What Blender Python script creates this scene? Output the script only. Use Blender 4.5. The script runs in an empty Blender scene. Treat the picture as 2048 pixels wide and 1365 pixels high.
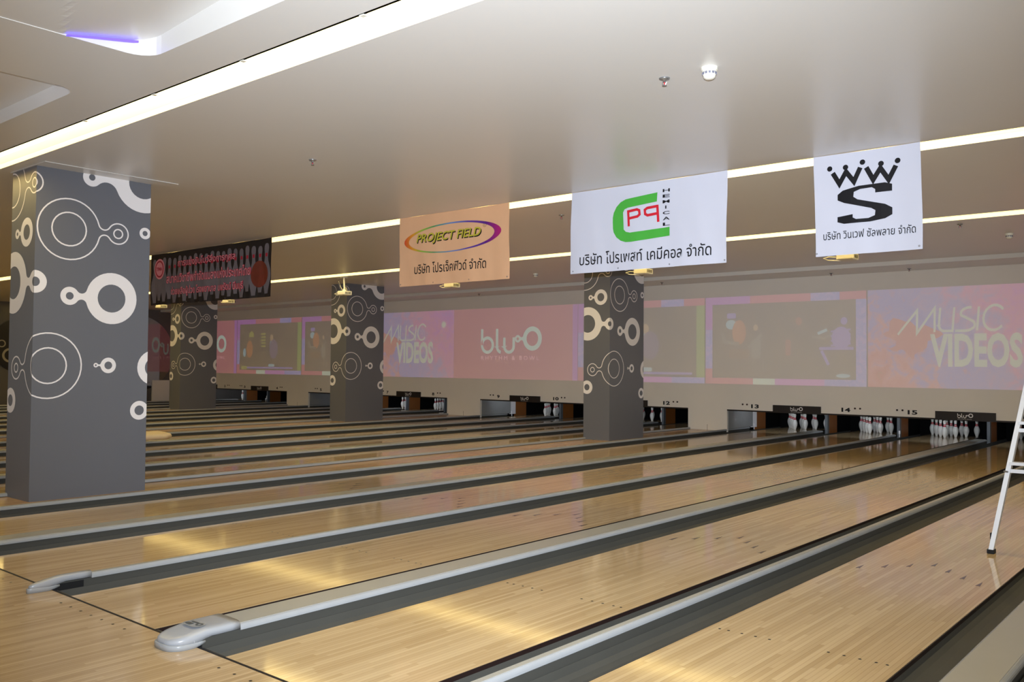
import bpy, bmesh, math, random
from mathutils import Vector, Matrix
random.seed(7)
S = bpy.context.scene
COL = S.collection
# ------------------------------------------------------------------ camera
IMG_W, IMG_H = 2048.0, 1365.0
FPX, YAW, PITCH, ROLL = 1772.42, 0.7018, 0.02953, 0.00843
CAM = Vector((4.024, -2.522, 1.487)); CX, CY = 1023.88, 679.48
cd = bpy.data.cameras.new('camera'); cam = bpy.data.objects.new('camera', cd); COL.objects.link(cam)
Fv = Vector((-math.sin(YAW)*math.cos(PITCH), math.cos(YAW)*math.cos(PITCH), math.sin(PITCH)))
Rv = Vector((math.cos(YAW), math.sin(YAW), 0)); Uv = Rv.cross(Fv)
R2 = math.cos(ROLL)*Rv + math.sin(ROLL)*Uv; U2 = -math.sin(ROLL)*Rv + math.cos(ROLL)*Uv
M = Matrix((R2, U2, -Fv)).transposed().to_4x4(); M.translation = CAM
cam.matrix_world = M
cd.sensor_fit = 'HORIZONTAL'; cd.sensor_width = 36.0; cd.lens = FPX/IMG_W*36.0
cd.shift_x = (IMG_W/2-CX)/IMG_W; cd.shift_y = (CY-IMG_H/2)/IMG_W
cd.clip_start = 0.05; cd.clip_end = 200
S.camera = cam
# ------------------------------------------------------------------ world, lights, exposure
w = bpy.data.worlds.new('world'); S.world = w; w.use_nodes = True
w.node_tree.nodes['Background'].inputs[0].default_value = (1.0, 0.96, 0.90, 1)
w.node_tree.nodes['Background'].inputs[1].default_value = 0.40
# the photographer's flash gun, just above the lens
fl = bpy.data.lights.new('camera_flash', 'SPOT'); fl.energy = 3700; fl.color = (0.80, 0.89, 1.0)
fl.spot_size = math.radians(84); fl.spot_blend = 1.0; fl.shadow_soft_size = 0.03
flo = bpy.data.objects.new('camera_flash', fl); COL.objects.link(flo)
flo.matrix_world = Matrix.Translation(Vector((0, 0, 0.14))) @ M @ Matrix.Rotation(math.radians(4), 4, 'X')   # head tilted up a little
S.view_settings.view_transform = 'Standard'; S.view_settings.look = 'None'
S.view_settings.gamma = 1.0; S.view_settings.use_curve_mapping = False
S.view_settings.exposure = 0.0

# ------------------------------------------------------------------ materials
def lin(r, g, b):
    f = lambda c: (c/255/12.92) if c/255 <= 0.04045 else ((c/255+0.055)/1.055)**2.4
    return (f(r), f(g), f(b), 1)
MATS = {}
def mat(name, rgb, rough=0.5, spec=0.5, metal=0.0, vary=0.06, scale=6.0, bump=0.0, emit=None, estr=0.0, coat=0.0):
    if name in MATS: return MATS[name]
    m = bpy.data.materials.new(name); m.use_nodes = True; nt = m.node_tree; N = nt.nodes; L = nt.links
    b = N['Principled BSDF']
    b.inputs['Roughness'].default_value = rough; b.inputs['Specular IOR Level'].default_value = spec
    b.inputs['Metallic'].default_value = metal
    if coat: b.inputs['Coat Weight'].default_value = coat; b.inputs['Coat Roughness'].default_value = 0.04
    c = lin(*rgb)
    if vary > 0:
        tc = N.new('ShaderNodeTexCoord'); no = N.new('ShaderNodeTexNoise')
        no.inputs['Scale'].default_value = scale; no.inputs['Detail'].default_value = 4
        L.new(tc.outputs['Object'], no.inputs['Vector'])
        mx = N.new('ShaderNodeMix'); mx.data_type = 'RGBA'
        mx.inputs['A'].default_value = tuple(x*(1-vary) for x in c[:3])+(1,)
        mx.inputs['B'].default_value = tuple(min(1, x*(1+vary)) for x in c[:3])+(1,)
        L.new(no.outputs['Fac'], mx.inputs['Factor']); L.new(mx.outputs['Result'], b.inputs['Base Color'])
        if bump > 0:
            bp = N.new('ShaderNodeBump'); bp.inputs['Strength'].default_value = bump; bp.inputs['Distance'].default_value = 0.01
            L.new(no.outputs['Fac'], bp.inputs['Height']); L.new(bp.outputs['Normal'], b.inputs['Normal'])
    else:
        b.inputs['Base Color'].default_value = c
    if emit:
        b.inputs['Emission Color'].default_value = lin(*emit); b.inputs['Emission Strength'].default_value = estr
    MATS[name] = m
    return m

def math_node(N, L, op, a, b=None):
    n = N.new('ShaderNodeMath'); n.operation = op
    for i, v in enumerate((a, b)):
        if v is None: continue
        if isinstance(v, (int, float)): n.inputs[i].default_value = v
        else: L.new(v, n.inputs[i])
    return n.outputs[0]

def wood(name, ca, cb, rough=0.07, dark=0.35):
    m = bpy.data.materials.new(name); m.use_nodes = True; N = m.node_tree.nodes; L = m.node_tree.links
    b = N['Principled BSDF']; b.inputs['Roughness'].default_value = rough
    b.inputs['Specular IOR Level'].default_value = 0.5
    g = N.new('ShaderNodeNewGeometry'); sp = N.new('ShaderNodeSeparateXYZ'); L.new(g.outputs['Position'], sp.inputs[0])
    xi = math_node(N, L, 'DIVIDE', sp.outputs['X'], 1.0541/39)
    xf = math_node(N, L, 'FLOOR', xi)
    wn = N.new('ShaderNodeTexWhiteNoise'); wn.noise_dimensions = '1D'; L.new(xf, wn.inputs['W'])
    yo = math_node(N, L, 'ADD', math_node(N, L, 'DIVIDE', sp.outputs['Y'], 0.9), math_node(N, L, 'MULTIPLY', wn.outputs['Value'], 7.0))
    yf = math_node(N, L, 'FLOOR', yo)
    cv = N.new('ShaderNodeCombineXYZ'); L.new(xf, cv.inputs[0]); L.new(yf, cv.inputs[1])
    wn2 = N.new('ShaderNodeTexWhiteNoise'); wn2.noise_dimensions = '2D'; L.new(cv.outputs[0], wn2.inputs['Vector'])
    mp = N.new('ShaderNodeMapping'); mp.inputs['Scale'].default_value = (90, 2.2, 1); L.new(g.outputs['Position'], mp.inputs['Vector'])
    no = N.new('ShaderNodeTexNoise'); no.inputs['Scale'].default_value = 1.0; no.inputs['Detail'].default_value = 6; no.inputs['Roughness'].default_value = 0.65
    L.new(mp.outputs[0], no.inputs['Vector'])
    fac = math_node(N, L, 'ADD', math_node(N, L, 'MULTIPLY', wn2.outputs['Value'], 0.62), math_node(N, L, 'MULTIPLY', no.outputs['Fac'], 0.5))
    rp = N.new('ShaderNodeValToRGB'); rp.color_ramp.elements[0].color = lin(*ca); rp.color_ramp.elements[1].color = lin(*cb)
    rp.color_ramp.elements[0].position = 0.1; rp.color_ramp.elements[1].position = 0.95
    L.new(fac, rp.inputs[0])
    # thin darker joint between the printed boards
    fr = math_node(N, L, 'FRACT', xi); ed = math_node(N, L, 'LESS_THAN', fr, 0.09)
    mx = N.new('ShaderNodeMix'); mx.data_type = 'RGBA'; mx.blend_type = 'MULTIPLY'
    L.new(math_node(N, L, 'MULTIPLY', ed, dark), mx.inputs['Factor']); L.new(rp.outputs[0], mx.inputs['A']); mx.inputs['B'].default_value = lin(150, 110, 70)
    L.new(mx.outputs['Result'], b.inputs['Base Color'])
    MATS[name] = m
    return m

WOOD = wood('lane_maple', (178, 150, 108), (206, 181, 140), 0.08)
WOODA = wood('approach_maple', (174, 146, 106), (204, 178, 138), 0.14)
STRIPW = wood('gap_strip_maple', (170, 135, 95), (196, 162, 120), 0.2, 0.1)
GUT = mat('gutter_plastic', (64, 63, 58), 0.6, 0.5, vary=0.12, scale=3)
CAPM = mat('cap_grey', (158, 156, 148), 0.3, 0.5, vary=0.08, scale=4)
NOSE = mat('cap_rail', (152, 154, 156), 0.25, 0.5, vary=0.08, scale=9)
HOOD = mat('hood_grey', (156, 158, 162), 0.28, 0.5, vary=0.03)
BLACK = mat('black_rubber', (22, 22, 24), 0.6, 0.3, vary=0.1)
PIT = mat('pit_black', (9, 9, 10), 0.8, 0.1, vary=0.1)
CEIL = mat('ceiling_paint', (222, 219, 214), 0.32, 0.5, vary=0.025, scale=0.8)
MASKM = mat('mask_paint', (232, 226, 218), 0.35, 0.45, vary=0.05, scale=1.2)
COLM = mat('column_charcoal', (104, 106, 113), 0.35, 0.45, vary=0.03, scale=2)
WHITE = mat('motif_white', (236, 232, 232), 0.4, 0.4, vary=0.02)
TAGM = mat('tag_dark', (36, 29, 27), 0.35, 0.4, vary=0.1)
INK = mat('ink_black', (20, 19, 24), 0.5, 0.3, vary=0.05)
SLOTW = mat('slot_white', (246, 234, 200), 0.6, 0.2, vary=0.02)
TUBE = mat('slot_diffuser', (255, 240, 205), 0.5, 0.2, vary=0, emit=(255, 231, 156), estr=6.5)
ALU = mat('ladder_aluminium', (232, 234, 238), 0.32, 0.6, metal=0.25, vary=0.04, scale=10)
PINW = mat('pin_white', (238, 236, 230), 0.22, 0.5, vary=0.03, scale=20, coat=0.4)
PINR = mat('pin_red', (200, 28, 44), 0.25, 0.5, vary=0.04)
BROWN = mat('kick_brown', (140, 84, 38), 0.3, 0.5, vary=0.15, scale=5)
KICKD = mat('kick_grey_dark', (96, 100, 104), 0.3, 0.5, vary=0.1)
KICKG = mat('kick_grey', (150, 150, 150), 0.12, 0.5, vary=0.12, scale=2)
STEEL = mat('steel', (165, 166, 168), 0.25, 0.5, metal=0.8, vary=0.05)
IVORY = mat('ivory_plastic', (232, 228, 214), 0.4, 0.5, vary=0.03)

# ------------------------------------------------------------------ helpers
class MB:
    def __init__(s): s.v = []; s.f = []
    def add(s, vs, fs):
        o = len(s.v); s.v += [tuple(p) for p in vs]; s.f += [tuple(i+o for i in f) for f in fs]; return s
    def box(s, x0, x1, y0, y1, z0, z1):
        vs = [(x, y, z) for z in (z0, z1) for y in (y0, y1) for x in (x0, x1)]
        return s.add(vs, [(0, 2, 3, 1), (4, 5, 7, 6), (0, 1, 5, 4), (2, 6, 7, 3), (0, 4, 6, 2), (1, 3, 7, 5)])
    def hexa(s, a, b):                    # two quads (4 points each) joined
        return s.add(list(a)+list(b), [(3, 2, 1, 0), (4, 5, 6, 7), (0, 1, 5, 4), (1, 2, 6, 5), (2, 3, 7, 6), (3, 0, 4, 7)])
    def bar(s, p, q, w, h, up=(0, 0, 1)):
        p, q = Vector(p), Vector(q); d = (q-p).normalized(); x = d.cross(Vector(up)).normalized(); y = x.cross(d)
        o = [x*w/2+y*h/2, -x*w/2+y*h/2, -x*w/2-y*h/2, x*w/2-y*h/2]
        return s.hexa([p+k for k in o], [q+k for k in o])
    def tube(s, pts, r, n=8):
        pts = [Vector(p) for p in pts]; rings = []
        for i, p in enumerate(pts):
            d = (pts[min(i+1, len(pts)-1)]-pts[max(i-1, 0)]).normalized()
            a = d.cross(Vector((0, 0, 1))); a = a.normalized() if a.length > 1e-3 else Vector((1, 0, 0)); b = d.cross(a)
            rr = r[i] if isinstance(r, (list, tuple)) else r
            rings.append([p+a*math.cos(t*2*math.pi/n)*rr+b*math.sin(t*2*math.pi/n)*rr for t in range(n)])
        return s.loft(rings)
    def loft(s, rings, caps=True):
        n = len(rings[0]); vs = [p for r in rings for p in r]; fs = []
        for i in range(len(rings)-1):
            for j in range(n):
                k = (j+1) % n; fs.append((i*n+j, i*n+k, (i+1)*n+k, (i+1)*n+j))
        if caps: fs += [tuple(range(n-1, -1, -1)), tuple((len(rings)-1)*n+j for j in range(n))]
        return s.add(vs, fs)
    def lathe(s, prof, n=16, c=(0, 0, 0)):
        return s.loft([[(c[0]+r*math.cos(2*math.pi*j/n), c[1]+r*math.sin(2*math.pi*j/n), c[2]+z) for j in range(n)] for r, z in prof])
    def sweep_y(s, prof, y0, y1):         # open cross-section (x,z) swept along Y
        n = len(prof); vs = [(x, y0, z) for x, z in prof]+[(x, y1, z) for x, z in prof]
        return s.add(vs, [(i, i+1, n+i+1, n+i) for i in range(n-1)])
    def mesh(s, name, smooth=False):
        me = bpy.data.meshes.new(name); me.from_pydata(s.v, [], s.f); me.update()
        bm = bmesh.new(); bm.from_mesh(me); bmesh.ops.recalc_face_normals(bm, faces=bm.faces); bm.to_mesh(me); bm.free()
        if smooth:
            for p in me.polygons: p.use_smooth = True
        return me
    def build(s, name, m, parent=None, smooth=False):
        return link(name, s.mesh(name, smooth), m, parent)
def link(name, me, m, parent=None):
    if not me.materials: me.materials.append(m)
    o = bpy.data.objects.new(name, me); COL.objects.link(o)
    if parent: o.parent = parent
    return o
def thing(name, label, cat, loc=(0, 0, 0), group=None):
    o = bpy.data.objects.new(name, None); COL.objects.link(o); o.location = loc; o.empty_display_size = 0.1
    return tag(o, label, cat, group)
def tag(o, label, cat, group=None):
    o['label'] = label; o['category'] = cat
    if group: o['group'] = group
    return o
def struct(o): o['kind'] = 'structure'; return o
def dup(root, loc, label=None, group=None):
    r = root.copy(); COL.objects.link(r); r.location = loc
    if label: r['label'] = label
    if group: r['group'] = group
    for ch in list(root.children):
        c = ch.copy(); COL.objects.link(c); c.parent = r
        for g in ch.children:
            d = g.copy(); COL.objects.link(d); d.parent = c
    return r

# flat shapes: closed loops (even-odd filled) -> 2D mesh
def fill2d(loops):
    cu = bpy.data.curves.new('tmp', 'CURVE'); cu.dimensions = '2D'; cu.fill_mode = 'BOTH'
    for lp in loops:
        sp = cu.splines.new('POLY'); sp.points.add(len(lp)-1)
        for p, q in zip(sp.points, lp): p.co = (q[0], q[1], 0, 1)
        sp.use_cyclic_u = True
    return obj2d(cu)
def obj2d(cu):
    o = bpy.data.objects.new('tmp', cu); COL.objects.link(o)
    dg = bpy.context.evaluated_depsgraph_get(); dg.update()
    me = bpy.data.meshes.new_from_object(o.evaluated_get(dg))
    vs = [(v.co.x, v.co.y) for v in me.vertices]; fs = [tuple(p.vertices) for p in me.polygons]
    bpy.data.objects.remove(o); bpy.data.meshes.remove(me)
    return vs, fs
def text2d(body, width=None, height=None, offset=0.0, shear=0.0, res=3, spacing=1.0, align='CENTER'):
    cu = bpy.data.curves.new('tmp', 'FONT'); cu.body = body; cu.resolution_u = res; cu.size = 1.0
    cu.offset = offset; cu.shear = shear; cu.space_character = spacing; cu.fill_mode = 'FRONT'
    vs, fs = obj2d(cu)
    if not vs: return [], []
    x0 = min(v[0] for v in vs); x1 = max(v[0] for v in vs); y0 = min(v[1] for v in vs); y1 = max(v[1] for v in vs)
    sx = width/(x1-x0) if width else None; sy = height/(y1-y0) if height else None
    if sx is None: sx = sy
    if sy is None: sy = sx
    return [((a-(x0+x1)/2)*sx, (b-(y0+y1)/2)*sy) for a, b in vs], fs
def circ(cx, cy, r, n=28, ry=None):
    return [(cx+r*math.cos(2*math.pi*i/n), cy+(ry or r)*math.sin(2*math.pi*i/n)) for i in range(n)]
def rrect(x0, x1, y0, y1, r, n=5):
    out = []
    for cx, cy, a in ((x1-r, y1-r, 0), (x0+r, y1-r, 90), (x0+r, y0+r, 180), (x1-r, y0+r, 270)):
        out += [(cx+r*math.cos(math.radians(a+90*i/n)), cy+r*math.sin(math.radians(a+90*i/n))) for i in range(n+1)]
    return out
def blob(c1, r1, c2, r2, neck):
    """closed outline of two discs joined by a waisted neck (half-width neck)"""
    d = math.hypot(c2[0]-c1[0], c2[1]-c1[1]); ex = ((c2[0]-c1[0])/d, (c2[1]-c1[1])/d); ey = (-ex[1], ex[0])
    def h(rf):
        a = (d*d+(r1+rf)**2-(r2+rf)**2)/(2*d); return a, math.sqrt(max(0, (r1+rf)**2-a*a))
    rf = 0.002*d; a, hh = h(rf)
    while hh-rf < neck and rf < d: rf *= 1.02; a, hh = h(rf)
    P = lambda x, y: (c1[0]+ex[0]*x+ey[0]*y, c1[1]+ex[1]*x+ey[1]*y)
    t1 = math.atan2(hh, a); t2 = math.atan2(hh, a-d)
    out = [P(r1*math.cos(t), r1*math.sin(t)) for t in [t1+(2*math.pi-2*t1)*i/36 for i in range(37)]]
    # lower fillet: centre (a,-hh), from disc 1 to disc 2
    s = math.atan2(hh, -a); e = math.atan2(hh, d-a)
    out += [P(a+rf*math.cos(t), -hh+rf*math.sin(t)) for t in [s+(e-s)*i/10 for i in range(1, 10)]]
    out += [P(d+r2*math.cos(t), r2*math.sin(t)) for t in [-t2+(2*t2)*i/24 for i in range(25)]]
    s = math.atan2(-hh, d-a); e = math.atan2(-hh, -a)
    out += [P(a+rf*math.cos(t), hh+rf*math.sin(t)) for t in [s+(e-s)*i/10 for i in range(1, 10)]]
    return out
def stroke(pts, w, caps=True):
    """thick polyline as one polygon"""
    pts = [Vector((p[0], p[1])) for p in pts]; Lh, Rh = [], []
    for i, p in enumerate(pts):
        a = (p-pts[i-1]).normalized() if i > 0 else None; b = (pts[i+1]-p).normalized() if i < len(pts)-1 else None
        if a is None: n = Vector((-b.y, b.x)); k = 1
        elif b is None: n = Vector((-a.y, a.x)); k = 1
        else:
            n = Vector((-(a.y+b.y), a.x+b.x)); n = n.normalized() if n.length > 1e-6 else Vector((-a.y, a.x))
            k = 1/max(0.35, n.dot(Vector((-a.y, a.x))))
        Lh.append(p+n*w/2*k); Rh.append(p-n*w/2*k)
    return [tuple(q) for q in Lh]+[tuple(q) for q in reversed(Rh)]
def arc(cx, cy, r, a0, a1, n=12, ry=None):
    return [(cx+r*math.cos(math.radians(a0+(a1-a0)*i/n)), cy+(ry or r)*math.sin(math.radians(a0+(a1-a0)*i/n))) for i in range(n+1)]
def merge2d(parts):
    V, Fs = [], []
    for vs, fs in parts:
        o = len(V); V += list(vs); Fs += [tuple(i+o for i in f) for f in fs]
    return V, Fs
def shift2d(sh, dx, dy, sx=1.0, sy=None):
    sy = sx if sy is None else sy
    return [(a*sx+dx, b*sy+dy) for a, b in sh[0]], sh[1]
def flat(name, sh, f3, m, parent=None):
    """2D shape -> mesh through a mapping (u,v)->(x,y,z)"""
    me = bpy.data.meshes.new(name); me.from_pydata([f3(a, b) for a, b in sh[0]], [], sh[1]); me.update()
    return link(name, me, m, parent)
def clip2d(sh, x0=None, x1=None, y0=None, y1=None):
    bm = bmesh.new(); vs = [bm.verts.new((a, b, 0)) for a, b in sh[0]]
    for f in sh[1]:
        try: bm.faces.new([vs[i] for i in f])
        except ValueError: pass
    for co, no in ((x0, (-1, 0, 0)), (x1, (1, 0, 0)), (y0, (0, -1, 0)), (y1, (0, 1, 0))):
        if co is None: continue
        pc = (co, 0, 0) if no[0] else (0, co, 0)
        bmesh.ops.bisect_plane(bm, geom=bm.verts[:]+bm.edges[:]+bm.faces[:], plane_co=pc, plane_no=no, clear_outer=True)
    bm.verts.index_update()
    out = [(v.co.x, v.co.y) for v in bm.verts], [tuple(v.index for v in f.verts) for f in bm.faces]
    bm.free(); return out

def cut2d(sh, du, dv):
    bm = bmesh.new(); vs = [bm.verts.new((a, b, 0)) for a, b in sh[0]]
    for f in sh[1]:
        try: bm.faces.new([vs[i] for i in f])
        except ValueError: pass
    xs = [a for a, b in sh[0]]; ys = [b for a, b in sh[0]]
    for k in range(math.ceil(min(xs)/du), math.floor(max(xs)/du)+1):
        bmesh.ops.bisect_plane(bm, geom=bm.verts[:]+bm.edges[:]+bm.faces[:], plane_co=(k*du, 0, 0), plane_no=(1, 0, 0))
    for k in range(math.ceil(min(ys)/dv), math.floor(max(ys)/dv)+1):
        bmesh.ops.bisect_plane(bm, geom=bm.verts[:]+bm.edges[:]+bm.faces[:], plane_co=(0, k*dv, 0), plane_no=(0, 1, 0))
    bm.verts.index_update(); out = [(v.co.x, v.co.y) for v in bm.verts], [tuple(v.index for v in f.verts) for f in bm.faces]
    bm.free(); return out
def words2d(sh, gap=0.012):
    iv = sorted((min(sh[0][i][0] for i in f), max(sh[0][i][0] for i in f), f) for f in sh[1])
    groups = []; right = -9
    for a, b, f in iv:
        if a > right+gap: groups.append([])
        groups[-1].append(f); right = max(right, b) if a <= right+gap else b
    out = []
    for g in groups:
        ids = sorted({i for f in g for i in f}); mp = {i: k for k, i in enumerate(ids)}
        out.append(([sh[0][i] for i in ids], [tuple(mp[i] for i in f) for f in g]))
    return out

# ------------------------------------------------------------------ lane layout (metres, foul line at Y = 0)
LW, NGAP, WGAP, GW = 1.0541, 0.532, 0.714, 0.235
CAPT = 0.07
H = 3.55
MASK_Y = 16.25
LANE_END = 19.2
BASE = {13: -5.122, 14: -3.354, 15: -1.768, 16: 0.0}
LX = {}
for g, off in ((0, 0.0), (1, 7.65), (2, 15.62), (3, 23.5)):
    for k in range(4): LX[13-4*g+k] = BASE[13+k]-off
LX[17] = 1.586; LX[18] = LX[17]+LW+WGAP
WALL_L, WALL_R = -28.95, 7.5
WN = dict(enumerate('zero one two three four five six seven eight nine ten eleven twelve thirteen fourteen fifteen sixteen seventeen eighteen'.split()))

# ------------------------------------------------------------------ floor (approach) and gap strips
fl_o = struct(MB().box(WALL_L, WALL_R, -7, 0, -0.12, 0).build('floor', WOODA))
fln = MB()
edges = []
MB().box(WALL_L, WALL_R, -0.006, 0.010, -0.02, 0.0012).build('foul_line', INK, fl_o)
dotm = MB()
for n in range(13, 19):
    for b in (5, 10, 15, 20, 25, 30, 35):
        x = LX[n]+(b-.5)*LW/39
        flat('approach_dot', fill2d([circ(0, 0, 0.0085, 10)]), lambda a, c, x=x: (x+a, -0.10+c, 0.001), INK, fl_o)
struct(MB().box(WALL_L, WALL_R, 0.0, LANE_END+0.6, -0.16, -0.125).build('floor_base', PIT)).name = 'floor.001'

# ------------------------------------------------------------------ lanes
def gut_prof(x0, x1):
    p = [(x0, -0.012)]
    for i in range(9):
        t = math.pi*i/8; p.append(((x0+x1)/2-math.cos(t)*(x1-x0)/2*0.97, -0.012-0.075*math.sin(t)**0.6))
    return p+[(x1, -0.012)]
bed = MB().box(0, LW, 0.012, LANE_END, -0.12, 0).mesh('lane_bed')
gl = MB().sweep_y(gut_prof(-GW, 0), 0.03, LANE_END)
gl.box(-GW, 0, 0.012, 0.03, -0.1, -0.006); glm = gl.mesh('gutter', False)
gr = MB().sweep_y(gut_prof(LW, LW+GW), 0.03, LANE_END); gr.box(LW, LW+GW, 0.012, 0.03, -0.1, -0.006); grm = gr.mesh('gutter', False)
gem = MB().add([(-GW, 0.012, -0.004), (0, 0.012, -0.004), (-0.004, 0.03, -0.012), (-GW+0.03, 0.10, -0.05)], [(0, 1, 2, 3)]).mesh('gutter_end')
gem2 = MB().add([(LW, 0.012, -0.004), (LW+GW, 0.012, -0.004), (LW+GW-0.03, 0.10, -0.05), (LW+0.004, 0.03, -0.012)], [(0, 1, 2, 3)]).mesh('gutter_end')
trim = MB().box(-0.004, 0, 0.012, LANE_END, -0.10, -0.001).box(LW, LW+0.006, 0.012, LANE_END, -0.1, -0.001).mesh('lane_edge')
EDGE = mat('lane_edge_dark', (34, 22, 20), 0.5, 0.3, vary=0.1)
B39 = LW/39
dsh = fill2d([circ(0, 0, 0.0085, 10)]); ash = fill2d([[(-0.016, -0.075), (0, -0.06), (0.016, -0.075), (0, 0.075)]])
dme = bpy.data.meshes.new('guide_dot'); dme.from_pydata([(a, b, 0) for a, b in dsh[0]], [], dsh[1])
ame = bpy.data.meshes.new('arrow'); ame.from_pydata([(a, b, 0) for a, b in ash[0]], [], ash[1])
ARW = mat('arrow_brown', (86, 62, 44), 0.12, 0.5, vary=0.1)
for n in sorted(LX):
    side = 'the charcoal columns' if n in (12, 13, 8, 9, 4, 5) else 'its neighbour'
    t = thing('bowling_lane', f'glossy maple bowling lane leading to the pin deck of lane {WN[n]}', 'bowling lane', (LX[n], 0, 0), 'lanes side by side')
    if n == 17: t['label'] = 'glossy maple bowling lane with the aluminium ladder standing on it'
    if n == 18: t['label'] = 'bowling lane beyond the wide grey cover at the ladder lane'
    link('lane_bed', bed, WOOD, t); link('gutter', glm, GUT, t); link('gutter', grm, GUT, t); link('gutter_end', gem, BLACK, t); link('gutter_end', gem2, BLACK, t); link('lane_edge', trim, EDGE, t)
    if n in (3, 7, 9, 13, 15): tag(MB().tube([(LX[n]-GW+0.022, 17.62, 0.002), (LX[n]-GW+0.022, 17.62, 0.07), (LX[n]-GW+0.022, 17.62, 0.08), (LX[n]-GW+0.022, 17.62, 0.145)], [0.010, 0.010, 0.017, 0.017], 10).build('ball_sensor', WHITE), f'small sensor post, white as a flash glint, beside the pin deck of lane {WN[n]}', 'sensor', 'ball sensors')  # white stands in for the flash glinting on the sensor glass
    if n >= 9:
        for b in (3, 5, 8, 11, 14, 26, 29, 32, 35, 37):
            o = link('guide_dot', dme, INK, t); o.location = ((b-.5)*B39, 2.134, 0.001)
        for b in range(5, 40, 5):
            o = link('arrow', ame, ARW, t); o.location = ((b-.5)*B39, 4.75-0.03*abs(b-20), 0.001)

# ------------------------------------------------------------------ dividers with hoods
def hood_mesh(wd, y0, y1, top, skirt=False):
    rings = []; n = 17
    steps = [0, .012, .035, .07, .12, .18, .25, .32, .40, .48, .56, .64, .74, .86, 1.0]
    for s in steps:
        if skirt and s > 0.50: break
        y = y0+(y1-y0)*s
        q0 = 0.30 if not skirt else 0.26
        k = (1-max(0.0, 1-s/q0)**2.3)**0.5 if s > 0 else 0.0
        hw = wd/2*(0.25+0.75*k)*(1.0 if not skirt else 1.0)
        ring = []
        if skirt:
            tp = 0.030; bt = 0.0 if s < 0.34 else 0.020*(s-0.34)/0.16
        else:
            tp = top*(0.50+0.50*min(1, s/0.50)**0.6); bt = 0.024 if s < 0.34 else min(0.044, 0.024+0.020*(s-0.34)/0.2); hw *= 0.965 if s < 0.5 else 0.965+0.035*min(1, (s-0.5)/0.15)
        for j in range(n):
            a = math.pi*j/(n-1); c, q = math.cos(a), math.sin(a); e = 0.4 if not skirt else 0.2
            ring.append((hw*math.copysign(abs(c)**e, c), y+(0.012 if not skirt else 0)*(1-s)*1.0, bt+(tp-bt)*q**e))
        rings.append(ring)
    return MB().loft(rings)
def make_divider(width, label, hood_top):
    t = thing('lane_divider', label, 'divider')
    hw = width/2
    nr = 0.022 if width > 0.15 else 0.014
    MB().box(-hw+nr, hw-nr, 0.25, 17.45, -0.09, CAPT).build('cap', CAPM, t)
    for sgn in (-1, 1):
        a = []
        for i in range(6):
            th = math.pi/2*i/5; a.append((sgn*(hw-nr+nr*math.sin(th)), CAPT-0.002-0.028*(1-math.cos(th))))
        a += [(sgn*hw, 0.036), (sgn*(hw-0.012), 0.034)]
        MB().sweep_y(a, 0.25, 17.45).build('side_rail', NOSE, t)
        MB().box(*sorted((sgn*(hw-0.012), sgn*(hw-0.020))), 0.03, 17.45, -0.09, 0.038).build('side_wall', GUT, t)
    wdt = width
    hd = hood_mesh(wdt, -0.15, 0.25, hood_top).build('hood', HOOD, t, True)
    hood_mesh(wdt, -0.15, 0.25, hood_top, True).build('hood_skirt', NOSE, t, True)
    MB().box(-hw*0.8, hw*0.8, 0.0, 0.2, -0.05, 0.03).build('hood_core', BLACK, t)
    for sgn in (-1, 1):
        MB().tube([(sgn*(hw-0.01), -0.02, 0.0), (sgn*(hw-0.01), -0.02, 0.04)], 0.006).build('hood_leg', HOOD, t)
    if width > 0.15:
        zt = hood_top+0.0015
        bd = flat('badge', fill2d([rrect(-0.075, 0.075, 0.005, 0.085, 0.038)]), lambda a, b: (a, b, zt+0.002), NOSE, hd)
        DK = mat('badge_dark', (78, 82, 84), 0.4, 0.4, vary=0.05)
        flat('badge_mark', fill2d([rrect(-0.055, 0.0, 0.018, 0.045, 0.008), rrect(-0.05, 0.02, 0.054, 0.068, 0.004)]), lambda a, b: (a, b, zt+0.004), DK, hd)
        flat('badge_ring', fill2d([circ(0.04, 0.052, 0.021, 18), circ(0.04, 0.052, 0.011, 14)]), lambda a, b: (a, b, zt+0.004), DK, hd)
    return t
wide = make_divider(WGAP-2*GW, 'x', 0.088); narrow = make_divider(NGAP-2*GW, 'x', 0.084)
uw = un = False
def place_div(kind, x, label):
    global uw, un
    src = wide if kind == 'w' else narrow
    used = uw if kind == 'w' else un
    if not used:
        src.location = (x, 0, 0); src['label'] = label; src['group'] = 'lane dividers'
    else: dup(src, (x, 0, 0), label, 'lane dividers')
    if kind == 'w': uw = True
    else: un = True
for n in sorted(LX):
    if n+1 not in LX: continue
    if n in (4, 8, 12): continue
    if n % 2 == 1: place_div('w', LX[n]+LW+WGAP/2, f'wide grey ball return cover between lanes {WN[n]} and {WN[n+1]}')
    else: place_div('n', LX[n]+LW+NGAP/2, f'narrow grey divider rail between lanes {WN[n]} and {WN[n+1]}')
GAPS = []
for a, b in ((12, 13), (8, 9), (4, 5)):
    x0 = LX[a]+LW+GW; x1 = LX[b]-GW; GAPS.append((a, b, x0, x1))
    struct(MB().box(x0+0.06, x1-0.06, 0.0, MASK_Y, -0.12, 0.03).build('x', STRIPW)).name = 'trim_%d' % len(GAPS)
    place_div('n', x1-0.031, f'narrow grey divider rail along lane {WN[b]} beside the column strip')
    place_div('n', x0+0.031, f'narrow grey divider rail along lane {WN[a]} beside the column strip')

# ------------------------------------------------------------------ ceiling with slots
def ceil_panel(name, y0, y1, z=H, th=0.05):
    return struct(MB().box(WALL_L, WALL_R, y0, y1, z, z+th).build(name, CEIL))
SLOTS = [(0.85, 1.14), (5.97, 6.31), (10.36, 10.75)]
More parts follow.
